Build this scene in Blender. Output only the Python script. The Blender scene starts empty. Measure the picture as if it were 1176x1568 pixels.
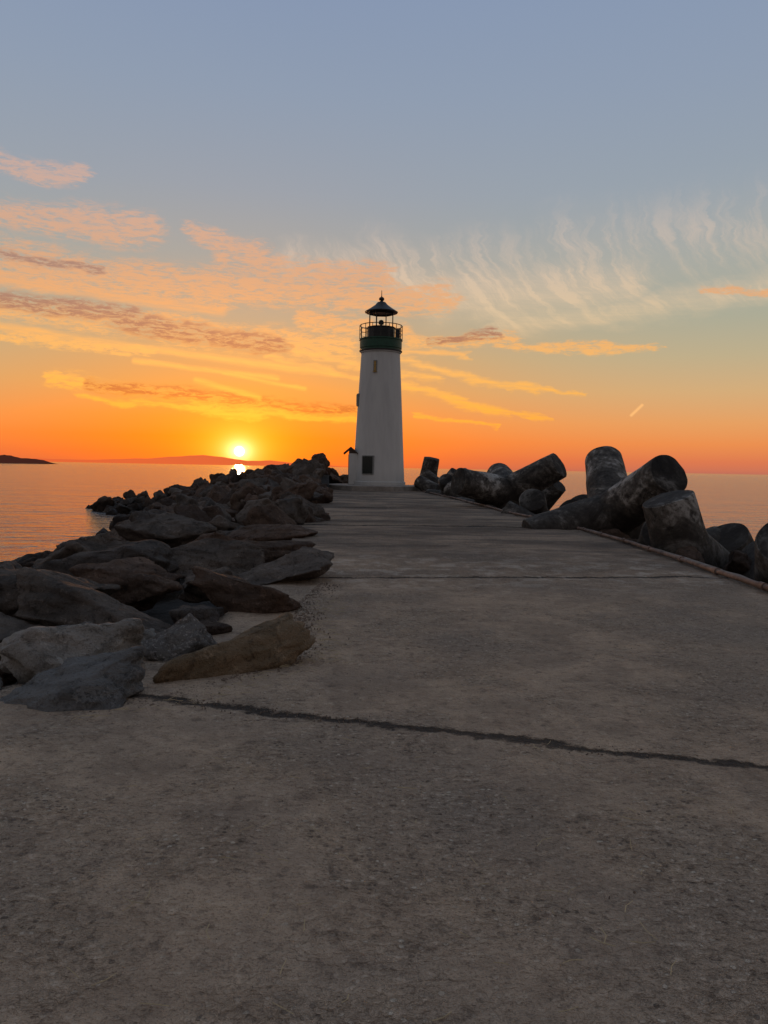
import bpy, bmesh, math, random
from mathutils import Vector, Matrix, noise, Euler
rad = math.radians
scene = bpy.context.scene
scene.view_settings.view_transform = 'Standard'
scene.view_settings.look = 'None'
scene.view_settings.exposure = 0

def lin(r, g, b, a=1.0):
    f = lambda c: (c/255/12.92) if c/255 <= 0.04045 else ((c/255+0.055)/1.055)**2.4
    return (f(r), f(g), f(b), a)

# ------------------------------------------------------------------ node helper
class NT:
    def __init__(s, tree): s.t = tree; s.n = tree.nodes; s.l = tree.links
    def put(s, sock, v):
        if hasattr(v, 'is_output'): s.l.new(v, sock)
        else:
            if sock.type == 'RGBA' and not hasattr(v, '__len__'): v = (v, v, v, 1)
            sock.default_value = v
    def m(s, op, a, b=None, c=None, clamp=False):
        n = s.n.new('ShaderNodeMath'); n.operation = op; n.use_clamp = clamp
        s.put(n.inputs[0], a)
        if b is not None: s.put(n.inputs[1], b)
        if c is not None: s.put(n.inputs[2], c)
        return n.outputs[0]
    def v(s, op, a, b=None, scale=None, out=0):
        n = s.n.new('ShaderNodeVectorMath'); n.operation = op
        s.put(n.inputs[0], a)
        if b is not None: s.put(n.inputs[1], b)
        if scale is not None: s.put(n.inputs['Scale'], scale)
        return n.outputs[out]
    def add(s, a, b): return s.m('ADD', a, b)
    def sub(s, a, b): return s.m('SUBTRACT', a, b)
    def mul(s, a, b): return s.m('MULTIPLY', a, b)
    def mx(s, a, b): return s.m('MAXIMUM', a, b)
    def ss(s, v, lo, hi, a=0.0, b=1.0):
        n = s.n.new('ShaderNodeMapRange'); n.interpolation_type = 'SMOOTHSTEP'
        s.put(n.inputs[0], v); n.inputs[1].default_value = lo; n.inputs[2].default_value = hi
        n.inputs[3].default_value = a; n.inputs[4].default_value = b
        return n.outputs[0]
    def mix(s, f, a, b, mode='MIX'):
        n = s.n.new('ShaderNodeMix'); n.data_type = 'RGBA'; n.blend_type = mode
        s.put(n.inputs[0], f); s.put(n.inputs[6], a); s.put(n.inputs[7], b)
        return n.outputs[2]
    def xyz(s, x, y, z):
        n = s.n.new('ShaderNodeCombineXYZ'); s.put(n.inputs[0], x); s.put(n.inputs[1], y); s.put(n.inputs[2], z)
        return n.outputs[0]
    def sep(s, v):
        n = s.n.new('ShaderNodeSeparateXYZ'); s.l.new(v, n.inputs[0]); return n.outputs
    def noise(s, vec, scale, detail=4, rough=0.5, dist=0.0):
        n = s.n.new('ShaderNodeTexNoise'); n.inputs['Scale'].default_value = scale
        n.inputs['Detail'].default_value = detail; n.inputs['Roughness'].default_value = rough
        n.inputs['Distortion'].default_value = dist
        if vec is not None: s.l.new(vec, n.inputs['Vector'])
        return n.outputs[0]
    def voro(s, vec, scale, feature='F1', out=0):
        n = s.n.new('ShaderNodeTexVoronoi'); n.feature = feature; n.inputs['Scale'].default_value = scale
        if vec is not None: s.l.new(vec, n.inputs['Vector'])
        return n.outputs if out is None else n.outputs[out]
    def ramp(s, f, stops):
        n = s.n.new('ShaderNodeValToRGB'); cr = n.color_ramp
        s.put(n.inputs[0], f)
        while len(cr.elements) < len(stops): cr.elements.new(0.5)
        for e, (p, c) in zip(cr.elements, stops): e.position = p
        for e, (p, c) in zip(cr.elements, stops): e.position = p; e.color = c
        return n.outputs[0]
    def bump(s, h, strength, dist, nrm=None):
        n = s.n.new('ShaderNodeBump'); n.inputs['Strength'].default_value = strength
        n.inputs['Distance'].default_value = dist; s.l.new(h, n.inputs['Height'])
        if nrm is not None: s.l.new(nrm, n.inputs['Normal'])
        return n.outputs[0]

def new_mat(name):
    m = bpy.data.materials.new(name); m.use_nodes = True
    nt = NT(m.node_tree); p = m.node_tree.nodes['Principled BSDF']
    return m, nt, p
def coord(nt, which='Object'):
    n = nt.n.new('ShaderNodeTexCoord'); return n.outputs[which]
def wpos(nt):
    n = nt.n.new('ShaderNodeNewGeometry'); return n.outputs['Position']

# ------------------------------------------------------------------ sky (world)
SUN_AZ, SUN_EL = -10.7, 1.0
w = bpy.data.worlds.new("World"); scene.world = w; w.use_nodes = True
w.cycles.sampling_method = 'NONE'
t = NT(w.node_tree); w.node_tree.nodes.clear()
d = t.sep(coord(t, 'Generated'))
az = t.mul(t.m('ARCTAN2', d[0], d[1]), 57.2958)
el = t.mul(t.m('ARCSINE', t.m('MINIMUM', t.m('MAXIMUM', d[2], -1.0), 1.0)), 57.2958)
elp = t.m('POWER', t.m('DIVIDE', t.mx(el, 0.0), 90.0), 0.5)
P = lambda e: (max(e, 0)/90.0)**0.5
away = t.ramp(elp, [(P(e), lin(*c)) for e, c in [
    (0, (182,110,96)), (0.8,(216,120,84)), (2.0,(230,140,82)), (3.4,(225,156,98)), (5.6,(207,169,122)), (8,(185,171,138)),
    (10.5,(168,168,148)), (14.8,(157,164,161)), (19,(149,160,171)), (25,(141,155,176)), (31,(134,151,178)), (60,(118,134,154)), (90,(110,120,140))]])
near = t.ramp(elp, [(P(e), lin(*c)) for e, c in [
    (0, (200,82,38)), (0.8,(226,90,22)), (2.0,(238,102,20)), (3.4,(236,122,34)), (5.6,(218,144,66)), (8,(200,154,98)),
    (10.5,(180,160,130)), (14.8,(159,160,155)), (19,(148,157,168)), (25,(139,154,175)), (31,(132,149,177)), (60,(118,134,154)), (90,(110,120,140))]])
behind = t.ramp(elp, [(P(e), lin(*c)) for e, c in [
    (0, (104,94,94)), (6,(126,108,104)), (14,(138,122,116)), (30,(126,126,130)), (60,(117,125,140)), (90,(110,120,140))]])
daz = t.sub(az, SUN_AZ)
q = t.m('DIVIDE', daz, 21.0)
side = t.m('EXPONENT', t.mul(t.mul(q, q), -1.0))
col = t.mix(side, away, near)
col = t.mix(t.ss(d[1], 0.6, -0.3), col, behind)

A = t.xyz(az, t.mul(el, 2.6), 0.0)
n1 = t.noise(A, 0.22, 4, 0.6)
n2 = t.noise(t.xyz(t.add(az, 40), t.mul(el, 2.6), 3.0), 0.5, 3, 0.6)
W2 = t.xyz(t.add(az, t.mul(t.sub(n2, 0.5), 2.6)), t.add(el, t.mul(t.sub(n1, 0.5), 2.0)), 0.0)
W0 = t.xyz(az, t.add(el, t.mul(t.sub(n1, 0.5), 0.6)), 0.0)
def seg(a0, e0, a1, e1, wd, soft=1.0, W=None):
    bx, by = a1-a0, e1-e0; L = bx*bx+by*by
    pa = t.v('SUBTRACT', W or W2, (a0, e0, 0))
    h = t.m('MULTIPLY', t.v('DOT_PRODUCT', pa, (bx/L, by/L, 0), out=1), 1.0, clamp=True)
    bh = t.v('SCALE', (bx, by, 0), scale=h)
    return t.ss(t.v('DISTANCE', pa, bh, out=1), wd, wd*(1-soft))
def union(l):
    o = l[0]
    for k in l[1:]: o = t.mx(o, k)
    return o
fine = t.noise(t.xyz(az, t.mul(el, 4.2), 7.0), 0.85, 8, 0.74, 0.4)
patch = union([
    seg(-28, 15.6, -17.0, 15.9, 1.8), seg(-28, 18.7, -21.5, 18.6, 1.1), seg(-14, 15.9, -9, 15.0, 1.1),
    seg(-29, 12.9, -12, 12.3, 2.4), seg(-14, 12.7, 4, 12.2, 2.0), seg(-12, 14.4, 0, 13.6, 1.4),
    seg(-29, 10.2, -14, 9.6, 1.7), seg(-16, 9.3, -3, 8.7, 1.8), seg(-6, 10.6, 1, 9.8, 1.3),
    seg(-23, 5.6, -12, 4.7, 1.0), seg(-14, 4.5, -2, 3.9, 1.0), seg(-29, 8.4, -17, 7.7, 0.7),
    seg(1.5, 9.2, 9, 9.5, 0.9), seg(8, 9.0, 19, 8.6, 0.5), seg(22, 12.2, 29, 12.0, 0.45)])
patchD = t.mul(t.ss(patch, 0.0, 0.75), t.ss(t.add(fine, t.mul(patch, 0.13)), 0.44, 0.68))
st = t.noise(t.xyz(t.mul(az, 0.5), t.mul(t.add(el, t.mul(az, 0.06)), 6.0), 2.0), 0.8, 5, 0.6)
streak = union([
    seg(-28, 11.9, -12, 10.9, 0.55, W=W0), seg(-28, 8.9, -4, 6.9, 0.45, W=W0), seg(-7, 8.2, 4, 6.4, 0.45), seg(-11.9, 6.6, -6, 5.7, 0.26, W=W0),
    seg(-13.8, 6.0, -9.3, 4.9, 0.34, W=W0), seg(1, 7.9, 11, 5.6, 0.5), seg(9, 5.7, 14.5, 5.5, 0.25), seg(1, 6.1, 9, 4.1, 0.5),
    seg(9, 4.1, 12, 3.7, 0.25), seg(-13, 3.75, -1, 3.35, 0.3), seg(-22, 4.5, -10, 3.7, 0.3), seg(2, 3.8, 8, 3.3, 0.25), seg(-9, 7.8, 6, 5.2, 0.38),
    seg(0, 8.6, 6, 8.2, 0.35), seg(-18, 7.1, -8, 6.4, 0.3, W=W0)])
streakD = t.mul(streak, t.ss(st, 0.30, 0.60, 0.5, 1.0))
b = t.mx(t.sub(17.5, el), 0.0)
comb = t.sub(az, t.mul(t.mul(b, b), 0.10))
fil = t.noise(t.xyz(t.add(comb, t.mul(t.sub(n1, 0.5), 2.6)), t.mul(el, 0.20), 5.0), 1.05, 6, 0.68)
fan = union([seg(-1, 15.2, 6, 13.4, 2.8), seg(6, 14.6, 14, 13.8, 3.4), seg(13, 15.2, 27, 15.8, 4.4), seg(-7, 14.8, 4, 14.8, 2.0)])
fanD = t.mul(fan, t.add(t.ss(fil, 0.39, 0.72, 0.0, 0.78), 0.18))
sheet = union([seg(1, 13.4, 9, 10.8, 1.7), seg(8, 10.5, 17, 11.0, 1.3), seg(16, 11.0, 29, 12.6, 1.4), seg(4, 12.3, 17, 12.6, 2.5)])
sheetD = t.mul(sheet, t.add(t.ss(st, 0.3, 0.75, 0.36, 0.55), t.ss(fil, 0.4, 0.7, 0.0, 0.4)))
trail = seg(17.6, 4.0, 18.3, 4.7, 0.16, 0.9, W=t.xyz(az, el, 0.0))
e22 = t.m('DIVIDE', el, 22.0, clamp=True)
warm_c = t.ramp(e22, [(0.0, lin(255,150,24)), (0.2, lin(255,176,58)), (0.34, lin(252,182,92)),
      (0.5, lin(236,168,106)), (0.62, lin(220,163,120)), (0.85, lin(204,168,152)), (1.0, lin(188,168,166))])
pale_c = t.ramp(e22, [(0.0, lin(250,160,80)), (0.3, lin(240,190,130)), (0.5, lin(222,194,156)),
      (0.7, lin(204,186,170)), (1.0, lin(182,178,182))])
circ = t.m('MINIMUM', t.add(t.mul(fanD, 0.76), sheetD), 0.88)
col = t.mix(circ, col, pale_c)
col = t.mix(t.mul(patchD, 0.86), col, warm_c)
core = union([seg(-29, 10.7, -18, 10.2, 1.1), seg(-19, 9.7, -8, 8.6, 1.1), seg(-21, 5.4, -11, 4.8, 0.85), seg(-12, 4.7, -2, 4.15, 0.75), seg(3, 9.3, 8, 9.8, 0.5), seg(-29, 13.2, -20, 12.9, 0.5)])
coreD = t.mul(t.ss(core, 0.0, 0.8), t.ss(fine, 0.39, 0.57))
shade_c = t.ramp(t.m('DIVIDE', el, 12.0, clamp=True), [(0.0, lin(176,64,22)), (0.4, lin(180,82,42)), (0.7, lin(162,102,78)), (1.0, lin(154,120,110))])
col = t.mix(t.mul(coreD, 0.9), col, shade_c)
col = t.mix(t.mul(streakD, 0.85), col, warm_c)
col = t.mix(t.mul(trail, 0.8), col, lin(255, 190, 120))
de = t.sub(el, SUN_EL)
dr = t.m('SQRT', t.add(t.mul(daz, daz), t.mul(t.mul(de, de), 1.5)))
g1 = t.m('EXPONENT', t.mul(t.m('POWER', t.m('DIVIDE', dr, 1.8), 1.1), -1.0))
g2 = t.m('EXPONENT', t.mul(t.m('DIVIDE', dr, 6.0), -1.0))
g0 = t.m('EXPONENT', t.mul(t.m('DIVIDE', dr, 0.42), -1.0))
col = t.mix(g2, col, (0.40, 0.07, 0.0, 1), 'ADD')
col = t.mix(g1, col, (0.9, 0.70, 0.04, 1), 'ADD')
col = t.mix(g0, col, (2.5, 2.2, 1.6, 1), 'ADD')
disc = t.ss(t.m('SQRT', t.add(t.mul(daz, daz), t.mul(de, de))), 0.42, 0.24)
col = t.mix(disc, col, (9.0, 6.5, 2.6, 1), 'ADD')
bg = t.n.new('ShaderNodeBackground'); t.l.new(col, bg.inputs[0]); bg.inputs[1].default_value = 0.97
nish = t.n.new('ShaderNodeTexSky'); nish.sky_type = 'NISHITA'; nish.sun_disc = False
nish.sun_elevation = rad(SUN_EL); nish.sun_rotation = rad(SUN_AZ)
bg2 = t.n.new('ShaderNodeBackground'); t.l.new(nish.outputs[0], bg2.inputs[0]); bg2.inputs[1].default_value = 0.02
ads = t.n.new('ShaderNodeAddShader'); t.l.new(bg.outputs[0], ads.inputs[0]); t.l.new(bg2.outputs[0], ads.inputs[1])
wo = t.n.new('ShaderNodeOutputWorld'); t.l.new(ads.outputs[0], wo.inputs[0])

sl = bpy.data.lights.new('sun', 'SUN'); sl.energy = 0.9; sl.angle = rad(0.5); sl.color = (1.0, 0.42, 0.14)
so = bpy.data.objects.new('sun', sl); scene.collection.objects.link(so)
sd = Vector((math.sin(rad(SUN_AZ))*math.cos(rad(1.5)), math.cos(rad(SUN_AZ))*math.cos(rad(1.5)), math.sin(rad(1.5))))
so.rotation_euler = sd.to_track_quat('Z', 'Y').to_euler()

# ------------------------------------------------------------------ camera
cd = bpy.data.cameras.new('camera'); co = bpy.data.objects.new('camera', cd); scene.collection.objects.link(co)
cd.sensor_fit = 'VERTICAL'; cd.sensor_height = 24; cd.lens = 24*1178/1568
cd.clip_start = 0.05; cd.clip_end = 90000
CAMH = 1.45
co.matrix_world = Matrix.Translation((0, 0, CAMH)) @ Matrix.Rotation(rad(90-3.3), 4, 'X') @ Matrix.Rotation(rad(1.05), 4, 'Z')
scene.camera = co

# ------------------------------------------------------------------ mesh helpers
def link(o, parent=None):
    scene.collection.objects.link(o)
    if parent: o.parent = parent
    return o
def obj_from(name, verts, faces, mat=None, parent=None, smooth=False):
    me = bpy.data.meshes.new(name); me.from_pydata(verts, [], faces); me.update()
    if smooth:
        for p in me.polygons: p.use_smooth = True
    o = bpy.data.objects.new(name, me)
    if mat: me.materials.append(mat)
    return link(o, parent)
def empty(name, loc=(0, 0, 0)):
    e = bpy.data.objects.new(name, None); e.location = loc; return link(e)
def lathe(name, prof, mat, parent=None, seg_=64, smooth=True, cx=0, cy=0, a0=0.0):
    vs, fs = [], []
    for r, z in prof:
        for i in range(seg_):
            a = a0+2*math.pi*i/seg_; vs.append((cx+r*math.cos(a), cy+r*math.sin(a), z))
    for k in range(len(prof)-1):
        for i in range(seg_):
            j = (i+1) % seg_
            fs.append((k*seg_+i, k*seg_+j, (k+1)*seg_+j, (k+1)*seg_+i))
    fs.append(tuple(range(seg_-1, -1, -1))); b_ = (len(prof)-1)*seg_; fs.append(tuple(b_+i for i in range(seg_)))
    o = obj_from(name, vs, fs, mat, parent)
    if smooth:
        for p in o.data.polygons: p.use_smooth = len(p.vertices) == 4
        o.data.set_sharp_from_angle(angle=rad(35))
    return o
def box(name, c, s, mat, parent=None, bev=0.0, rz=0):
    bm = bmesh.new(); bmesh.ops.create_cube(bm, size=1)
    bmesh.ops.scale(bm, vec=s, verts=bm.verts)
    if bev: bmesh.ops.bevel(bm, geom=bm.edges[:], offset=bev, segments=2, affect='EDGES', profile=0.5)
    bmesh.ops.rotate(bm, cent=(0, 0, 0), matrix=Matrix.Rotation(rz, 3, 'Z'), verts=bm.verts)
    me = bpy.data.meshes.new(name); bm.to_mesh(me); bm.free(); me.materials.append(mat)
    o = bpy.data.objects.new(name, me); o.location = c
    return link(o, parent)
def tube(bm, p0, p1, r, n=8):
    p0, p1 = Vector(p0), Vector(p1); dv = p1-p0; L = dv.length
    M = Matrix.Translation((p0+p1)/2) @ dv.to_track_quat('Z', 'Y').to_matrix().to_4x4()
    bmesh.ops.create_cone(bm, cap_ends=True, segments=n, radius1=r, radius2=r, depth=L, matrix=M)
def bm_obj(name, bm, mat, parent=None, smooth=False):
    me = bpy.data.meshes.new(name); bm.to_mesh(me); bm.free(); me.materials.append(mat)
    if smooth:
        for p in me.polygons: p.use_smooth = True
    o = bpy.data.objects.new(name, me); return link(o, parent)
def remeshed(me, vox):
    o = bpy.data.objects.new('tmp', me); scene.collection.objects.link(o)
    md = o.modifiers.new('r', 'REMESH'); md.mode = 'VOXEL'; md.voxel_size = vox
    dg = bpy.context.evaluated_depsgraph_get(); ev = o.evaluated_get(dg)
    out = bpy.data.meshes.new_from_object(ev); bpy.data.objects.remove(o)
    return out
def interp(tab, y):
    if y <= tab[0][0]: return tab[0][1]
    for (a, u), (b_, v) in zip(tab, tab[1:]):
        if y <= b_: return u+(v-u)*(y-a)/(b_-a)
    return tab[-1][1]

# ------------------------------------------------------------------ materials
m_conc, nt, p = new_mat('path_concrete')
P3 = wpos(nt); s3 = nt.sep(P3)
flat = nt.xyz(s3[0], s3[1], 0.0)
nbig = nt.noise(flat, 0.45, 4, 0.6); nmid = nt.noise(flat, 2.3, 6, 0.7); nf = nt.noise(flat, 11, 5, 0.7)
npatch = nt.noise(flat, 1.1, 5, 0.65, 0.5)
np_ = nt.noise(nt.v('MULTIPLY', flat, (0.8, 1.0, 1)), 30, 3, 0.65, 0.3)     # pocks of a few cm
ng = nt.noise(flat, 75, 2, 0.6)
rough_zone = nt.ss(nt.add(nbig, nt.mul(nt.sub(npatch, 0.5), 0.9)), 0.40, 0.62)
basec = nt.ramp(nmid, [(0.3, (0.33, 0.242, 0.174, 1)), (0.5, (0.475, 0.354, 0.256, 1)), (0.72, (0.59, 0.435, 0.305, 1))])
basec = nt.mix(nt.ss(nbig, 0.42, 0.68, 0, 0.8), basec, (0.40, 0.325, 0.262, 1))
basec = nt.mix(nt.ss(npatch, 0.50, 0.36, 0, 0.45), basec, (0.24, 0.185, 0.14, 1))
basec = nt.mix(nt.ss(npatch, 0.56, 0.70, 0, 0.40), basec, (0.62, 0.50, 0.385, 1))
basec = nt.mix(nt.ss(nf, 0.47, 0.32, 0, 0.7), basec, (0.16, 0.12, 0.092, 1))
basec = nt.mix(nt.ss(nf, 0.56, 0.72, 0, 0.55), basec, (0.70, 0.56, 0.42, 1))
pk = nt.ss(rough_zone, 0, 1, 0.35, 0.85)
basec = nt.mix(nt.mul(nt.ss(np_, 0.41, 0.30), pk), basec, (0.085, 0.066, 0.052, 1))
basec = nt.mix(nt.mul(nt.ss(np_, 0.60, 0.70), nt.mul(pk, 0.6)), basec, (0.72, 0.60, 0.48, 1))
basec = nt.mix(nt.ss(ng, 0.44, 0.32, 0, 0.5), basec, (0.12, 0.095, 0.075, 1))
vo = nt.voro(nt.v('ADD', flat, nt.v('SCALE', nt.xyz(nf, nmid, 0), scale=0.05)), 38, 'F1', None)
vcs = nt.sep(vo[1])
speck = nt.mul(nt.ss(vo[0], 0.42, 0.26), nt.ss(vcs[0], 0.5, 0.7)); speck = nt.mul(speck, nt.ss(rough_zone, 0, 1, 0.2, 1.0))
basec = nt.mix(nt.mul(speck, 0.85), basec, nt.ramp(vcs[1], [(0.0, (0.12, 0.095, 0.078, 1)), (0.5, (0.42, 0.33, 0.26, 1)), (1.0, (0.85, 0.74, 0.60, 1))]))
def joint(x0, y0, x1, y1, wd, wob):
    L = math.hypot(x1-x0, y1-y0); nx, ny = -(y1-y0)/L, (x1-x0)/L
    dd = nt.sub(nt.v('DOT_PRODUCT', flat, (nx, ny, 0), out=1), x0*nx+y0*ny)
    dd = nt.add(dd, nt.mul(nt.sub(nmid, 0.5), wob)); dd = nt.add(dd, nt.mul(nt.sub(nf, 0.5), wd*3.0))
    return nt.ss(nt.m('ABSOLUTE', dd), wd, wd*0.3)
js = [joint(-1.4, 4.68, 1.85, 3.72, 0.058, 0.30), joint(-0.58, 10.0, 4.8, 10.7, 0.07, 0.35), joint(-1.6, 19.2, 4.9, 19.6, 0.2, 0.8),
      joint(-2, 27.5, 4, 28.2, 0.25, 1.0), joint(-3, 37, 3.4, 37.5, 0.3, 1.0)]
J = js[0]
for k in js[1:]: J = nt.mx(J, k)
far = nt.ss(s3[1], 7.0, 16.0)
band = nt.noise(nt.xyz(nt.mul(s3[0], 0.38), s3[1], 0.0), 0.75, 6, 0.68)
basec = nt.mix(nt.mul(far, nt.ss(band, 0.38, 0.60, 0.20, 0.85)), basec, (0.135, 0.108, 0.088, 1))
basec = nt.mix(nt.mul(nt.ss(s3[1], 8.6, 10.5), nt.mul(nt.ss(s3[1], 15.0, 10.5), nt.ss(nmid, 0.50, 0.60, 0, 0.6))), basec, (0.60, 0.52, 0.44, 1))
basec = nt.mix(nt.mul(J, 0.9), basec, (0.030, 0.027, 0.026, 1))
nt.l.new(basec, p.inputs['Base Color']); p.inputs['Roughness'].default_value = 0.9; p.inputs['Specular IOR Level'].default_value = 0.2
hh = nt.add(nt.mul(nmid, 0.9), nt.add(nt.mul(nf, nt.ss(rough_zone, 0, 1, 0.6, 1.1)), nt.mul(nt.mul(nt.ss(np_, 0.28, 0.62), pk), 0.42)))
hh = nt.sub(nt.add(nt.add(hh, nt.mul(speck, 0.16)), nt.mul(ng, 0.12)), nt.mul(J, 0.5))
nt.l.new(nt.bump(hh, 1.0, 0.072), p.inputs['Normal'])

def rock_mat(name, c1, c2, c3, wet=True, speckle=0.0):
    m, nt, p = new_mat(name)
    gp = wpos(nt); z = nt.sep(gp)[2]
    oi = nt.n.new('ShaderNodeObjectInfo').outputs['Random']
    a = nt.noise(gp, 1.6, 6, 0.65); b_ = nt.noise(gp, 9, 6, 0.72); c = nt.noise(gp, 45, 3, 0.7)
    base = nt.ramp(a, [(0.32, c1), (0.5, c2), (0.7, c3)])
    base = nt.mix(nt.ss(b_, 0.46, 0.32, 0, 0.75), base, tuple(k*0.35 for k in c1[:3])+(1,))
    base = nt.mix(nt.ss(b_, 0.56, 0.70, 0, 0.6), base, tuple(min(1, k*1.6) for k in c3[:3])+(1,))
    base = nt.mix(nt.ss(c, 0.44, 0.30, 0, 0.5), base, tuple(k*0.3 for k in c1[:3])+(1,))
    if speckle:
        base = nt.mix(nt.ss(nt.noise(gp, 38, 3, 0.6), 0.56, 0.63, 0, speckle), base, (0.36, 0.36, 0.36, 1))
    base = nt.mix(0.7, base, nt.mix(1.0, base, nt.ramp(oi, [(0.0, (0.6, 0.6, 0.63, 1)), (0.5, (1.05, 1.0, 0.95, 1)), (1.0, (1.6, 1.45, 1.35, 1))]), 'MULTIPLY'))
    if wet: base = nt.mix(nt.ss(z, -0.3, -1.2, 0, 0.8), base, (0.014, 0.012, 0.011, 1))
    nt.l.new(base, p.inputs['Base Color'])
    nt.l.new(nt.ss(z, -1.5, -0.6, 0.5, 0.9), p.inputs['Roughness']); p.inputs['Specular IOR Level'].default_value = 0.2
    cr = nt.voro(nt.v('ADD', gp, nt.v('SCALE', nt.xyz(b_, a, c), scale=0.25)), 1.7, 'DISTANCE_TO_EDGE', 0)
    h = nt.add(nt.add(nt.mul(a, 1.2), nt.mul(b_, 1.0)), nt.add(nt.mul(c, 0.2), nt.mul(nt.ss(cr, 0.0, 0.03), 0.15)))
    nt.l.new(nt.bump(h, 1.0, 0.10), p.inputs['Normal'])
    return m
m_rock = rock_mat('rock_grey', (0.072, 0.064, 0.058, 1), (0.125, 0.109, 0.096, 1), (0.185, 0.158, 0.136, 1))
m_rock_b = rock_mat('rock_bluegrey', (0.16, 0.16, 0.15, 1), (0.25, 0.248, 0.235, 1), (0.34, 0.33, 0.31, 1))
m_rock_t = rock_mat('rock_tan', (0.12, 0.088, 0.052, 1), (0.23, 0.168, 0.105, 1), (0.33, 0.245, 0.165, 1))
m_rock_s = rock_mat('rock_speckled', (0.085, 0.085, 0.083, 1), (0.14, 0.14, 0.136, 1), (0.19, 0.19, 0.183, 1), speckle=0.6)
m_rock_r = rock_mat('rock_brown', (0.064, 0.046, 0.037, 1), (0.102, 0.074, 0.058, 1), (0.155, 0.112, 0.088, 1))

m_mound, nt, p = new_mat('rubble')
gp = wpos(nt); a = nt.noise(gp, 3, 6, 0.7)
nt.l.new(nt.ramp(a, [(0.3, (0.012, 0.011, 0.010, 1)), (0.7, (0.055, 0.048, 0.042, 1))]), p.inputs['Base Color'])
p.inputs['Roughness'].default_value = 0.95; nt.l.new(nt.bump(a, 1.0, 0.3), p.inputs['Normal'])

def tet_mat(name, k):
    m, nt, p = new_mat(name)
    gp = wpos(nt); z = nt.sep(gp)[2]
    a = nt.noise(gp, 1.1, 6, 0.7, 0.8); b_ = nt.noise(gp, 6, 7, 0.72); c = nt.noise(gp, 45, 3, 0.7)
    base = nt.ramp(nt.add(nt.mul(a, 0.7), nt.mul(b_, 0.3)), [(0.40, (0.024*k, 0.021*k, 0.018*k, 1)), (0.48, (0.066*k, 0.058*k, 0.050*k, 1)), (0.535, (0.135*k, 0.122*k, 0.106*k, 1)), (0.60, (0.40*k, 0.38*k, 0.35*k, 1))])
    base = nt.mix(nt.ss(b_, 0.46, 0.36, 0, 0.7), base, (0.024, 0.021, 0.019, 1))
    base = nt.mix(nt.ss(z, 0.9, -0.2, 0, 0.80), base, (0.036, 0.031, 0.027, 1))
    nt.l.new(base, p.inputs['Base Color']); p.inputs['Roughness'].default_value = 0.8; p.inputs['Specular IOR Level'].default_value = 0.25
    nt.l.new(nt.bump(nt.add(nt.add(b_, nt.mul(a, 0.6)), nt.mul(c, 0.15)), 0.8, 0.06), p.inputs['Normal'])
    return m
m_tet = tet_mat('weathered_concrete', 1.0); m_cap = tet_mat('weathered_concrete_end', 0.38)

m_water, nt, p = new_mat('sea_water')
gp = wpos(nt); s = nt.sep(gp)
wv = nt.xyz(nt.mul(s[0], 0.55), s[1], 0.0)
w1 = nt.noise(wv, 0.16, 3, 0.5, 0.4); w2 = nt.noise(wv, 0.9, 4, 0.6, 0.5); w3 = nt.noise(wv, 4.5, 2, 0.6)
h = nt.add(nt.mul(w1, 1.6), nt.add(nt.mul(w2, 0.8), nt.mul(w3, 0.14)))
nt.l.new(nt.bump(h, 1.0, 0.32), p.inputs['Normal'])
p.inputs['Base Color'].default_value = (0.045, 0.040, 0.036, 1); p.inputs['Roughness'].default_value = 0.12; p.inputs['IOR'].default_value = 1.5

def simple(name, c, r=0.6, metal=0.0, nscale=6, var=0.35, bs=0.2, bd=0.01):
    m, nt, p = new_mat(name); gp = wpos(nt); a = nt.noise(gp, nscale, 5, 0.65)
    lo = tuple(k*(1-var) for k in c)+(1,); hi = tuple(min(1, k*(1+var*0.5)) for k in c)+(1,)
    nt.l.new(nt.ramp(a, [(0.3, lo), (0.7, hi)]), p.inputs['Base Color'])
    p.inputs['Roughness'].default_value = r; p.inputs['Metallic'].default_value = metal
    nt.l.new(nt.bump(a, bs, bd), p.inputs['Normal']); return m
m_white, nt, p = new_mat('white_paint')
gp = wpos(nt); s = nt.sep(gp)
a = nt.noise(nt.xyz(nt.mul(s[0], 3.0), nt.mul(s[1], 3.0), nt.mul(s[2], 0.5)), 0.8, 5, 0.65); b_ = nt.noise(gp, 12, 5, 0.6)
base = nt.ramp(a, [(0.35, (0.56, 0.56, 0.545, 1)), (0.6, (0.63, 0.63, 0.61, 1))])
base = nt.mix(nt.ss(s[2], 1.6, 0.4, 0, 0.3), base, (0.40, 0.38, 0.35, 1))
nt.l.new(base, p.inputs['Base Color']); p.inputs['Roughness'].default_value = 0.65
nt.l.new(nt.bump(b_, 0.25, 0.01), p.inputs['Normal'])
m_green = simple('green_paint', (0.008, 0.07, 0.04), 0.5)
m_black = simple('black_metal', (0.014, 0.014, 0.015), 0.5)
m_dark = simple('dark_opening', (0.015, 0.022, 0.020), 0.4)
m_frame = simple('frame_paint', (0.26, 0.27, 0.26), 0.6)
m_brown = simple('porch_shingles', (0.08, 0.05, 0.038), 0.8)
m_pad = simple('pad_concrete', (0.32, 0.285, 0.25), 0.85, nscale=2.5)
m_rust = simple('rusty_pipe', (0.21, 0.14, 0.11), 0.8, nscale=5, var=0.7)
m_ledge = simple('edge_beam', (0.22, 0.18, 0.15), 0.85, nscale=5, var=0.6, bs=0.6, bd=0.03)
m_brass = simple('lamp_brass', (0.40, 0.26, 0.08), 0.35, 0.4)

# ------------------------------------------------------------------ sea
obj_from('sea', [(-60000, -400, -1.6), (60000, -400, -1.6), (60000, 60000, -1.6), (-60000, 60000, -1.6)], [(0, 1, 2, 3)], m_water)

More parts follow.
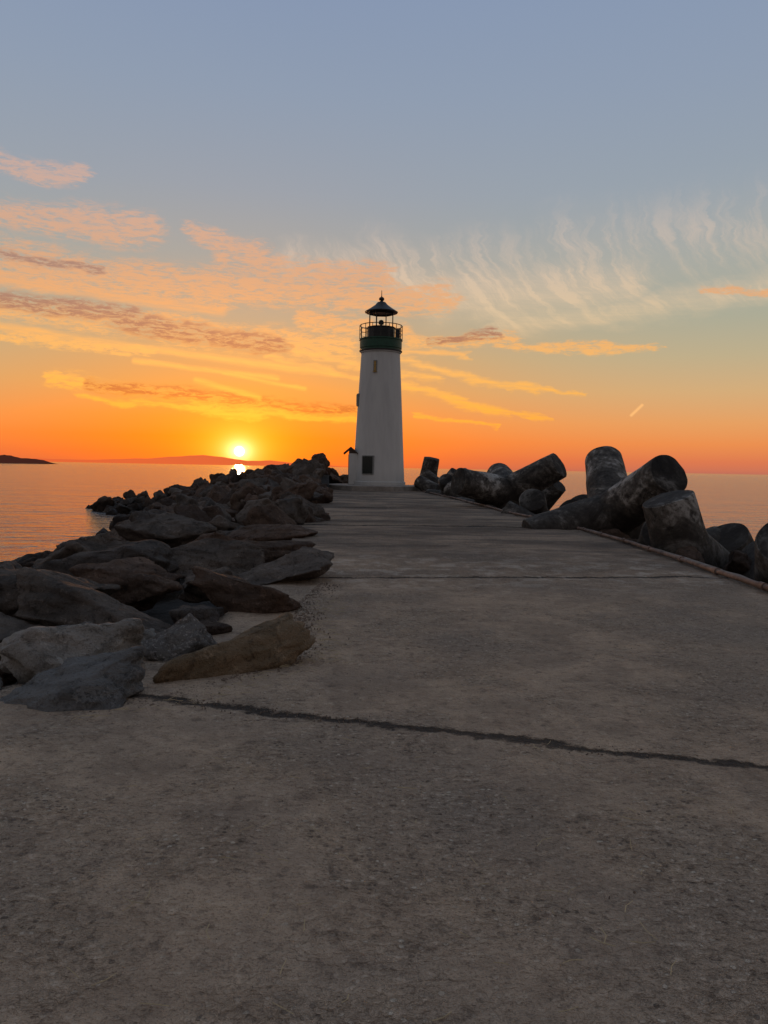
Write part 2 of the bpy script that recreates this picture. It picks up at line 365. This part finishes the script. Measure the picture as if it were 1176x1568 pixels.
# ------------------------------------------------------------------ path (pier deck)
RE = [(-8, 4.6), (0, 4.65), (9.6, 4.8), (13.2, 4.95), (18.6, 4.9), (25.5, 4.2), (36.7, 3.45), (48.8, 2.3), (53, 2.2), (58, 1.6)]
LE = [(-8, -6.5), (2.5, -6), (4.0, -3.0), (6, -1.6), (10, -1.4), (20, -2.2), (35, -3.2), (47, -4.6), (53, -4.8), (58, -3)]
vs, fs = [], []; NX = 60; ys = []
y = -8.0
while y < 58: ys.append(y); y += 0.10 if 0 < y < 12 else 0.4
for y in ys:
    l, r = interp(LE, y), interp(RE, y)
    for i in range(NX+1):
        x = l+(r-l)*i/NX
        z = 0.022*noise.noise(Vector((x*0.7, y*0.7, 0)))+0.010*noise.fractal(Vector((x*2.5, y*2.5, 4)), 1, 2, 3)
        if y > 15: z += 0.02*(noise.noise(Vector((x*0.5, y*0.5, 9))))
        vs.append((x, y, z))
W = NX+1
for j in range(len(ys)-1):
    for i in range(NX): fs.append((j*W+i, j*W+i+1, (j+1)*W+i+1, (j+1)*W+i))
n0 = len(vs)
for j, y in enumerate(ys):
    vs.append((interp(RE, y)+0.02, y, -1.9)); vs.append((interp(LE, y)-0.02, y, -1.9))
for j in range(len(ys)-1):
    fs.append((j*W+NX, n0+2*j, n0+2*j+2, (j+1)*W+NX)); fs.append((j*W, (j+1)*W, n0+2*j+3, n0+2*j+1))
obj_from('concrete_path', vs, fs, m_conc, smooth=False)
for pg in bpy.data.objects['concrete_path'].data.polygons[:NX*(len(ys)-1)]: pg.use_smooth = True

bm = bmesh.new(); pts = []
y = -4.0
while y < 48.5: pts.append(Vector((interp(RE, y)-0.07+0.012*math.sin(y*1.7), y, 0.06+0.01*math.sin(y*0.9)))); y += 1.5
for a_, b2 in zip(pts, pts[1:]):
    tube(bm, a_, b2, 0.034, 10)
    dv = (b2-a_).normalized(); tube(bm, b2-dv*0.06, b2+dv*0.06, 0.05, 10)
edge = empty('edge_pipe'); pr = bm_obj('pipe_run', bm, m_rust, edge, True)
pr.data.set_sharp_from_angle(angle=rad(40))
vs, fs = [], []
for k, y in enumerate([q_ for q_ in ys if q_ < 49]):
    x = interp(RE, y); j_ = 0.015*noise.noise(Vector((0, y*2, 1)))
    vs += [(x+0.015, y, -0.2), (x+0.015, y, 0.045+j_), (x+0.17+j_, y, 0.035+j_), (x+0.17+j_, y, -0.2)]
    if k:
        o_ = 4*k
        for q_ in range(3): fs.append((o_-4+q_, o_+q_, o_+q_+1, o_-3+q_))
obj_from('edge_beam', vs, fs, m_ledge, edge)

# ------------------------------------------------------------------ lighthouse
LX, LY, PZ = -0.40, 50.0, 0.33
lh = empty('lighthouse', (LX, LY, 0)); lh.scale = (0.95, 0.95, 0.975)
lathe('base_pad', [(3.45, -0.4), (3.45, PZ-0.03), (3.40, PZ), (0.01, PZ)], m_pad, lh, 8, False, cx=-0.35, a0=rad(22.5))
lathe('tower_shaft', [(1.84, PZ+0.003), (1.84, PZ+0.22), (1.77, PZ+0.25), (1.69, 2.0), (1.53, 5.0), (1.39, 7.6), (1.31, 8.95), (1.38, 9.02), (1.38, 9.10)], m_white, lh, 96)
lathe('gallery_ring', [(1.38, 9.102), (1.38, 9.28), (1.42, 9.30), (1.42, 9.80), (1.47, 9.82), (1.47, 9.90), (0.01, 9.90)], m_green, lh, 64)
lathe('gallery_cornice', [(1.37, 9.06), (1.45, 9.09), (1.45, 9.16), (1.385, 9.17), (1.385, 9.06)], m_black, lh, 64)
lathe('lantern_wall', [(0.94, 9.903), (0.94, 10.62), (0.99, 10.63), (0.99, 10.68), (0.01, 10.68)], m_black, lh, 12, False)
lathe('lantern_roof', [(0.9, 11.62), (1.10, 11.64), (1.12, 11.70), (0.74, 11.93), (0.44, 12.14), (0.27, 12.33), (0.12, 12.36), (0.10, 12.42), (0.16, 12.46), (0.19, 12.54), (0.16, 12.62), (0.07, 12.67), (0.03, 12.72), (0.018, 13.1), (0.002, 13.12)], m_black, lh, 24)
bm = bmesh.new()
for i in range(8):
    a_ = rad(22.5)+i*math.pi/4; x, y = 0.84*math.cos(a_), 0.84*math.sin(a_); tube(bm, (x, y, 10.66), (x, y, 11.65), 0.035)
    b2 = a_+math.pi/4
    tube(bm, (0.84*math.cos(a_), 0.84*math.sin(a_), 11.58), (0.84*math.cos(b2), 0.84*math.sin(b2), 11.58), 0.04)
bm_obj('lantern_mullions', bm, m_black, lh)
bm = bmesh.new()
for i in range(16):
    a_, b2 = i*math.pi/8, (i+1)*math.pi/8; x, y = 1.44*math.cos(a_), 1.44*math.sin(a_)
    tube(bm, (x, y, 9.89), (x, y, 10.78), 0.022)
    for zz, tr in ((10.78, 0.028), (10.50, 0.014), (10.22, 0.014)):
        tube(bm, (x, y, zz), (1.44*math.cos(b2), 1.44*math.sin(b2), zz), tr)
bm_obj('gallery_railing', bm, m_black, lh)
box('gallery_equipment', (1.12, -0.35, 10.22), (0.32, 0.3, 0.63), m_black, lh, 0.03)
lathe('beacon', [(0.08, 10.683), (0.08, 10.88), (0.17, 10.90), (0.19, 11.02), (0.14, 11.14), (0.04, 11.19)], m_black, lh, 16)
def on_tower(name, ang, z, wd, ht, mat_in, frame=True, dep=0.10):
    r = 1.77+(1.31-1.77)*(z-0.58)/(8.95-0.58)
    e = Vector((math.sin(ang), -math.cos(ang), 0)); c = e*(r)+Vector((0, 0, z))
    if frame: box(name+'_frame', c, (wd+0.12, dep, ht+0.12), m_frame, lh, 0.01, ang)
    box(name, c+e*0.02, (wd, dep+0.02, ht), mat_in, lh, 0.005, ang)
on_tower('vent_panel', rad(-24), 1.65, 0.72, 1.10, m_dark, True, 0.16)
on_tower('upper_window', rad(-14), 8.02, 0.13, 0.62, m_brass, True)
on_tower('window_sill', rad(-14), 7.66, 0.26, 0.07, m_brass, False, 0.2)
on_tower('side_window', rad(-78), 5.9, 0.30, 0.7, m_frame, True, 0.18)
box('porch_wall', (-1.70, -0.35, PZ+1.08), (0.62, 1.1, 2.14), m_white, lh, 0.01)
box('porch_door', (-2.02, -0.35, PZ+1.0), (0.05, 0.85, 1.95), m_dark, lh, 0.01)
vs = [(-2.36, -0.98, 2.42), (-2.36, 0.28, 2.42), (-1.88, -0.98, 2.82), (-1.88, 0.28, 2.82), (-1.40, -0.98, 2.42), (-1.40, 0.28, 2.42)]
vs = [(x, y, z) for x, y, z in vs]+[(x, y, z-0.11) for x, y, z in vs]
fs = [(0, 2, 3, 1), (2, 4, 5, 3), (6, 7, 9, 8), (8, 9, 11, 10), (0, 6, 8, 2), (2, 8, 10, 4), (1, 3, 9, 7), (3, 5, 11, 9), (0, 1, 7, 6), (4, 10, 11, 5)]
obj_from('porch_roof', vs, fs, m_brown, lh)
obj_from('porch_gable', [(-2.0, -0.905, 2.38), (-1.45, -0.905, 2.38), (-1.5, -0.905, 2.5), (-1.88, -0.905, 2.72), (-2.0, -0.905, 2.60)], [(0, 1, 2, 3, 4)], m_brown, lh)

# ------------------------------------------------------------------ rocks
def rock_mesh(seed, vox, name):
    rnd = random.Random(seed); bm = bmesh.new()
    for i in range(rnd.choice([10, 12, 14])):
        v = Vector((rnd.gauss(0, 1), rnd.gauss(0, 1), rnd.gauss(0, 1))).normalized()
        k = (abs(v.x)**4+abs(v.y)**4+abs(v.z)**4)**(1/4)
        bm.verts.new(v/k*rnd.uniform(0.41, 0.55))
    bmesh.ops.convex_hull(bm, input=bm.verts)
    bmesh.ops.delete(bm, geom=[v for v in bm.verts if not v.link_faces], context='VERTS')
    mn = Vector([min(v.co[i] for v in bm.verts) for i in range(3)]); mxx = Vector([max(v.co[i] for v in bm.verts) for i in range(3)])
    for v in bm.verts: v.co = Vector([(v.co[i]-mn[i])/(mxx[i]-mn[i])-0.5 for i in range(3)])
    me = bpy.data.meshes.new('h'); bm.to_mesh(me); bm.free()
    me = remeshed(me, vox); me.name = name
    off = Vector((seed*3.1, seed*1.7, seed*0.9))
    me.update()
    nr = [v.normal.copy() for v in me.vertices]
    for v, n_ in zip(me.vertices, nr):
        c = v.co
        f = noise.fractal(c*2.2+off, 1.0, 2.0, 4)*0.05
        dd, _ = noise.voronoi(c*2.6+off); f += (dd[1]-dd[0]-0.25)*0.09
        f += noise.fractal(c*9+off, 1.0, 2.0, 3)*0.016
        v.co = c+n_*f
    for pg in me.polygons: pg.use_smooth = True
    return me
def place_rock(name, me, mat, loc, dims, rz=0, tx=0, ty=0, parent=None):
    o = bpy.data.objects.new(name, me); link(o, parent)
    o.location = loc; o.scale = dims; o.rotation_euler = (tx, ty, rz)
    if not me.materials: me.materials.append(mat)
    o.material_slots[0].link = 'OBJECT'; o.material_slots[0].material = mat
    return o
R = m_rock; B = m_rock_b; T = m_rock_t; S = m_rock_s; BR = m_rock_r
heroes = [
 (-1.08, 5.42, 0.02, 1.38, 0.58, 0.46, 48, 8, -14, T),
 (-1.90, 4.62, 0.04, 0.90, 0.52, 0.38, 14, 10, -4, B),
 (-2.15, 5.20, 0.08, 1.05, 0.60, 0.52, 5, 8, 4, B),
 (-1.56, 5.80, 0.10, 0.58, 0.50, 0.46, 30, 0, 8, S),
 (-2.55, 7.05, 0.06, 1.75, 1.00, 0.60, -8, 6, 9, R),
 (-3.50, 7.70, 0.05, 1.60, 1.30, 0.75, 20, 0, -6, R),
 (-3.95, 11.0, 0.0, 2.20, 1.50, 0.85, -6, 0, 6, R),
 (-1.25, 9.70, 0.07, 1.65, 1.00, 0.58, 22, 4, -6, R),
 (-2.05, 9.10, 0.02, 0.95, 0.80, 0.48, -10, 0, 4, R),
 (-2.62, 8.70, 0.0, 0.60, 0.60, 0.42, 40, 8, 20, BR),
 (-1.40, 7.85, 0.06, 1.15, 0.70, 0.52, -15, 0, 10, BR),
 (-2.00, 6.25, -0.02, 0.45, 0.40, 0.30, 10, 0, 10, B),
 (-2.45, 6.10, 0.0, 0.42, 0.36, 0.28, 50, 0, 0, S),
 (-2.75, 5.9, -0.1, 0.60, 0.55, 0.40, 70, 0, 0, BR),
 (-3.1, 5.1, -0.1, 1.0, 0.9, 0.5, 70, 0, 0, B),
 (-2.65, 4.65, -0.02, 0.8, 0.6, 0.38, 130, 5, 0, B),
 (-3.6, 4.1, 0.0, 1.2, 0.9, 0.55, 30, 5, 0, R),
 (-3.2, 6.4, -0.1, 1.0, 0.8, 0.5, 100, 5, 0, R),
 (-1.75, 7.1, -0.05, 0.7, 0.5, 0.36, 100, 5, 10, R),
 (-1.55, 6.55, -0.03, 0.5, 0.4, 0.28, 60, 5, 10, BR),
 (-3.15, 9.5, -0.05, 1.3, 0.9, 0.6, 12, 5, 0, BR),
 (-2.35, 11.2, 0.05, 1.7, 1.1, 0.6, -20, 0, 6, R),
 (-4.55, 16.0, -0.05, 2.1, 1.4, 1.0, 8, 0, 4, R),
 (-3.2, 13.2, 0.0, 1.5, 1.2, 0.7, 35, 0, 4, BR),
 (-1.9, 12.6, 0.0, 1.6, 1.0, 0.5, 10, 0, -4, BR),
 (-4.6, 13.2, -0.2, 1.7, 1.2, 0.9, 60, 0, 4, R),
 (-2.4, 16.2, 0.0, 2.1, 1.3, 0.5, -12, 0, -4, BR),
 (-2.6, 20.4, 0.05, 2.4, 1.5, 0.6, 8, 0, -4, R),
]
for i, (x, y, z, dx, dy, dz, rz, tx, ty, mt) in enumerate(heroes):
    me = rock_mesh(100+i, 0.024 if y < 8.5 else 0.034, 'boulder')
    place_rock('boulder', me, mt, (x, y, z), (dx, dy, dz), rad(rz), rad(tx), rad(ty))

SHORE = [(0, -8), (15, -8.2), (21, -9.2), (33, -11.0), (41, -12.6), (46, -16.0), (51, -19.0), (54, -18.0), (58, -12), (62, -3)]
PE = [(0, -3.6), (6, -2.2), (10, -1.8), (20, -2.1), (35, -3.0), (47, -4.0), (52, -4.2), (58, -2.0), (62, 0)]
def rock_z(x, y):
    l, r = interp(SHORE, y), interp(PE, y)
    tt = min(1.3, max(0.0, (r-x)/max(0.5, r-l)))
    z = 0.12-1.75*tt**1.7
    g = math.exp(-((y-49)/6.0)**2)
    z += 0.95*g*max(0, 1-tt*1.3)+0.35*g*max(0, 1-tt)
    z += 0.35*math.exp(-((y-38)/8.0)**2)*math.exp(-((tt-0.25)/0.25)**2)
    return z
protos = [rock_mesh(500+i, 0.05, 'riprap_rock_mesh') for i in range(14)]
rnd = random.Random(11)
rip = empty('riprap_rocks'); placed = []
for k in range(9000):
    y = rnd.uniform(6, 61); l, r = interp(SHORE, y), interp(PE, y); x = rnd.uniform(l-0.5, r)
    sz = rnd.uniform(0.6, 1.45) if y < 40 else rnd.uniform(0.65, 1.5)
    if y < 17 and x > -5.2: continue
    if all((x-a_)**2+(y-b2)**2 > (0.37*(sz+c_))**2 for a_, b2, c_ in placed):
        placed.append((x, y, sz))
        place_rock('rock', rnd.choice(protos), rnd.choice([R, R, BR, BR, R, R] if y < 25 else [R, BR, BR]), (x, y, rock_z(x, y)+rnd.uniform(-0.3, 0.32)),
                   (sz*rnd.uniform(0.9, 1.4), sz*rnd.uniform(0.7, 1.1), sz*rnd.uniform(0.65, 1.1)), rnd.uniform(0, 6.28), rnd.uniform(-0.8, 0.8), rnd.uniform(-0.8, 0.8), rip)
def mound(name, xl, xr, zf, y0, y1):
    vs, fs = [], []; n = 30; m_ = int((y1-y0)/0.6)
    for j in range(m_+1):
        y = y0+(y1-y0)*j/m_
        for i in range(n+1):
            x = xl(y)+(xr(y)-xl(y))*i/n
            vs.append((x, y, zf(x, y)+0.12*noise.noise(Vector((x*1.5, y*1.5, 2)))))
    for j in range(m_):
        for i in range(n):
            a_ = j*(n+1)+i; fs.append((a_, a_+1, a_+n+2, a_+n+1))
    return obj_from(name, vs, fs, m_mound, smooth=True)
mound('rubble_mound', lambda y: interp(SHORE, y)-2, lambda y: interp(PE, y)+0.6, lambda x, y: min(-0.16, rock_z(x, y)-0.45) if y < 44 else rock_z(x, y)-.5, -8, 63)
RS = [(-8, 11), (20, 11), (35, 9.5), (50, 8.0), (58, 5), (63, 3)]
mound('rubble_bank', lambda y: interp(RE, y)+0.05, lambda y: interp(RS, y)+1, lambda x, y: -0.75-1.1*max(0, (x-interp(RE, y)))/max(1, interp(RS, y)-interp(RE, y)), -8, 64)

# ------------------------------------------------------------------ tetrapods
dirs = [Vector((0, 0, 1))]+[Vector((math.sin(rad(109.47))*math.cos(a_), math.sin(rad(109.47))*math.sin(a_), math.cos(rad(109.47)))) for a_ in (0, 2*math.pi/3, 4*math.pi/3)]
LEG = 2.35
def tetra_mesh():
    bm = bmesh.new(); N = 48
    bmesh.ops.create_icosphere(bm, subdivisions=4, radius=0.66)
    for dv in dirs:
        M = dv.to_track_quat('Z', 'Y').to_matrix().to_4x4()
        prof = [(0.64, 0.0)]+[(0.64-0.12*k/14, (LEG-0.04)*k/14) for k in range(1, 15)]+[(0.512, LEG-0.01), (0.495, LEG), (0.3, LEG+0.002), (0.12, LEG+0.003)]
        rings = [[bm.verts.new((M @ Vector((r*math.cos(i*2*math.pi/N), r*math.sin(i*2*math.pi/N), z)))) for i in range(N)] for r, z in prof]
        nr_ = len(rings)
        for kk, (r0, r1) in enumerate(zip(rings, rings[1:])):
            for i in range(N):
                f = bm.faces.new((r0[i], r0[(i+1) % N], r1[(i+1) % N], r1[i]))
                if kk >= nr_-3: f.material_index = 1
        f = bm.faces.new(rings[-1]); f.material_index = 1; bm.faces.new(rings[0][::-1])
    me = bpy.data.meshes.new('tetrapod_mesh'); bm.to_mesh(me); bm.free()
    for v in me.vertices:
        c = v.co.copy()
        v.co = c+Vector((noise.noise(c*1.6+Vector((9, 0, 0))), noise.noise(c*1.6+Vector((0, 9, 0))), noise.noise(c*1.6+Vector((0, 0, 9)))))*0.028 \
             + c.normalized()*noise.fractal(c*5, 1, 2, 3)*0.013
    for pg in me.polygons: pg.use_smooth = True
    me.set_sharp_from_angle(angle=rad(38))
    me.materials.append(m_tet); me.materials.append(m_cap); return me
tm = tetra_mesh()
def tetra(loc, d1, d2, s=1.0):
    """leg 0 points along d1, leg 1 as near as possible to d2"""
    d1 = Vector(d1).normalized(); d2 = Vector(d2)
    xx = (d2-d1*d2.dot(d1)).normalized(); yy = d1.cross(xx)
    q_ = Matrix((xx, yy, d1)).transposed()
    o = bpy.data.objects.new('tetrapod', tm); link(o)
    o.matrix_world = Matrix.Translation(loc) @ q_.to_4x4() @ Matrix.Scale(s, 4)
DN = (0.05, 0.05, -1)
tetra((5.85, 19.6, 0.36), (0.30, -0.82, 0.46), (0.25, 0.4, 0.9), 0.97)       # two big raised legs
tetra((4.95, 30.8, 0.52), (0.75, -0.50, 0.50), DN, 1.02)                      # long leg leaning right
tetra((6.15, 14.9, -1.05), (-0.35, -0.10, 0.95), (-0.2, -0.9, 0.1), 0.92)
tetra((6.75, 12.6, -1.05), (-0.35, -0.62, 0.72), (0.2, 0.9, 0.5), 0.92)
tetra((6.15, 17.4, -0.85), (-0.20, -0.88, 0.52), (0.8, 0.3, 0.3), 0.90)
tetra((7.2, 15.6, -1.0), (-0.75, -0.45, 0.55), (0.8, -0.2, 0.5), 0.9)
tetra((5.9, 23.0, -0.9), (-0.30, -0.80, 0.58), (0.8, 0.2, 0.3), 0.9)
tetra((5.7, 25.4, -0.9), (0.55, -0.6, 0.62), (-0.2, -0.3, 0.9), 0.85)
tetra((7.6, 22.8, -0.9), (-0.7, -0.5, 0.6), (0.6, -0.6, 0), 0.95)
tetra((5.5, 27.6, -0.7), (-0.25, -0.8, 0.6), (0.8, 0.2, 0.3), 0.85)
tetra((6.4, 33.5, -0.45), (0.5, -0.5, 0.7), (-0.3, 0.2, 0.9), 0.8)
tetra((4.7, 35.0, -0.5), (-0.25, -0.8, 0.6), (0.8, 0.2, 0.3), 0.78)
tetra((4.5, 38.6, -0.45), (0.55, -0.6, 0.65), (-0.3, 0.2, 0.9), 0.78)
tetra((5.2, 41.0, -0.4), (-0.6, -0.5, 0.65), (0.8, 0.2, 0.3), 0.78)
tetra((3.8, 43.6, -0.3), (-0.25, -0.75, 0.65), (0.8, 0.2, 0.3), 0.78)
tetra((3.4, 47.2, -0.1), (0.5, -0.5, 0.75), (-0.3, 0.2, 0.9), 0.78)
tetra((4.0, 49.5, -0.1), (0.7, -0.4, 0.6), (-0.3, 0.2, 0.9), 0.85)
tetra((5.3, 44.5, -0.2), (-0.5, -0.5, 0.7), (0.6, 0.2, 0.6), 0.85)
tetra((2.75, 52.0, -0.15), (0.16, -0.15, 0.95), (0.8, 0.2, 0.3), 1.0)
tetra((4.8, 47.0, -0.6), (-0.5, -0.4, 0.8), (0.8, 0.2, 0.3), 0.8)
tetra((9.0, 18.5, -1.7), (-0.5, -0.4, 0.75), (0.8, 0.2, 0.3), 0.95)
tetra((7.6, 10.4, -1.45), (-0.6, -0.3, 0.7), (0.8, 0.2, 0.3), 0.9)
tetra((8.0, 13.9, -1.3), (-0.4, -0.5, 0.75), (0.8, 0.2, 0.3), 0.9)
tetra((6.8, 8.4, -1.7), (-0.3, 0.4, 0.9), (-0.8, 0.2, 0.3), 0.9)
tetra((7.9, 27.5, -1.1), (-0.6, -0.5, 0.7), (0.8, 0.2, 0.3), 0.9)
rnd = random.Random(23)
for k in range(90):
    y = rnd.uniform(8, 56); x = interp(RE, y)+rnd.uniform(0.6, 2.6); sz = rnd.uniform(0.6, 1.2)
    place_rock('rock', rnd.choice(protos), rnd.choice([R, BR]), (x, y, -0.5+rnd.uniform(-0.15, 0.25)+(0.4 if y > 34 else 0)), (sz, sz*0.8, sz*0.7), rnd.uniform(0, 6.28), rnd.uniform(-0.6, 0.6), rnd.uniform(-0.6, 0.6), rip)

# ------------------------------------------------------------------ gravel and straw on the path
bm = bmesh.new(); rnd = random.Random(5)
def pebble(x, y, s):
    M = Matrix.Translation((x, y, s*0.1)) @ Euler((rnd.random()*6, rnd.random()*6, rnd.random()*6)).to_matrix().to_4x4() @ Matrix.Diagonal((s, s*rnd.uniform(0.5, 0.9), s*rnd.uniform(0.4, 0.8), 1))
    bmesh.ops.create_icosphere(bm, subdivisions=1, radius=0.5, matrix=M)
for k in range(1500):
    y = rnd.uniform(4.3, 9.5); e = interp([(4.0, -2.2), (4.7, -1.3), (5.7, -0.60), (8, -0.8), (10.5, -0.6)], y)
    pebble(e+abs(rnd.gauss(0, 0.13))-0.1, y, rnd.choice([0.006, 0.008, 0.012, 0.018, 0.024]))
for k in range(900):
    y = rnd.uniform(1.2, 9); x = rnd.uniform(-2.0, 4.3); pebble(x, y, rnd.choice([0.005, 0.007, 0.009, 0.012]))
for k in range(600):
    u_ = rnd.uniform(0, 1); x = -1.4+u_*4.4; pebble(x+rnd.gauss(0, 0.02), 4.68-(x+1.4)*0.295+rnd.gauss(0, 0.05), rnd.uniform(0.005, 0.016))
m_grav = rock_mat('gravel', (0.20, 0.155, 0.12, 1), (0.34, 0.265, 0.205, 1), (0.50, 0.40, 0.31, 1), wet=False)
bm_obj('gravel', bm, m_grav)
bm = bmesh.new()
for k in range(300):
    if k < 210:
        y = rnd.uniform(4.2, 8.5); e = interp([(4.0, -2.0), (4.7, -1.2), (5.7, -0.5), (8, -0.7)], y); x = e+abs(rnd.gauss(0, 0.2))
    else: y = rnd.uniform(1.3, 4); x = rnd.uniform(-1.2, 1.6)
    a_ = rnd.uniform(0, 6.28); L = rnd.uniform(0.03, 0.10); pp = Vector((x, y, 0.022))
    for s_ in range(2):
        q_ = pp+Vector((math.cos(a_), math.sin(a_), rnd.uniform(-0.05, 0.1)))*L/2; tube(bm, pp, q_, 0.0015, 4); pp = q_; a_ += rnd.uniform(-0.6, 0.6)
bm_obj('dry_straw', bm, simple('straw', (0.50, 0.40, 0.24), 0.8))

# ------------------------------------------------------------------ distant land
def ridge(name, y, pts, mat, depth, zb=-1.6):
    vs, fs = [], []
    xs = [p_[0] for p_ in pts]; n = 160
    for i in range(n+1):
        x = xs[0]+(xs[-1]-xs[0])*i/n; hgt = interp(pts, x)
        hgt = max(0.0, hgt*(1+0.10*noise.fractal(Vector((x*18.0/abs(xs[0]-xs[-1]), 0, y*0.01)), 1, 2, 4)))
        vs += [(x, y, zb), (x, y+depth*0.5, hgt), (x, y+depth, zb)]
        if i:
            o_ = 3*i; fs += [(o_-3, o_, o_+1, o_-2), (o_-2, o_+1, o_+2, o_-1)]
    return obj_from(name, vs, fs, mat)
def painted_haze_mat(name, base, haze, f):  # distance haze painted on the land: its colour mixed in as emission
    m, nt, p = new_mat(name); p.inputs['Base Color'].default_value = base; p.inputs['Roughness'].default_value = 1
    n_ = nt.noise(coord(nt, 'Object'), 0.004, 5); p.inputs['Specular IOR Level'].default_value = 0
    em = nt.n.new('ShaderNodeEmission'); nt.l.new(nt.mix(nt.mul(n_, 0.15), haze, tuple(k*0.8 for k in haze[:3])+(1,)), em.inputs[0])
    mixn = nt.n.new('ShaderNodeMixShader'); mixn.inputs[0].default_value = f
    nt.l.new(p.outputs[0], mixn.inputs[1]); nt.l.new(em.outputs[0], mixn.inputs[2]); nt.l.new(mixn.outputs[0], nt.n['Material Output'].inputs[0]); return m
hz = painted_haze_mat('hills_painted_haze', (0.05, 0.04, 0.04, 1), lin(234, 106, 56), 0.98)
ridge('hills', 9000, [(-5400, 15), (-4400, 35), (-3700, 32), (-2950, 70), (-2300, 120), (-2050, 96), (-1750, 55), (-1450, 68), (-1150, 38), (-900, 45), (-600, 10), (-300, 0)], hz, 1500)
hl = painted_haze_mat('cliff_painted_haze', (0.04, 0.03, 0.028, 1), lin(120, 60, 45), 0.25)  # dark cliff with a little haze colour glowing in the material
ridge('headland', 900, [(-560, 11), (-470, 8.5), (-452, 8), (-440, 5), (-425, 4.5), (-412, 3.2), (-406, 0)], hl, 60)
print('rocks', len(placed))
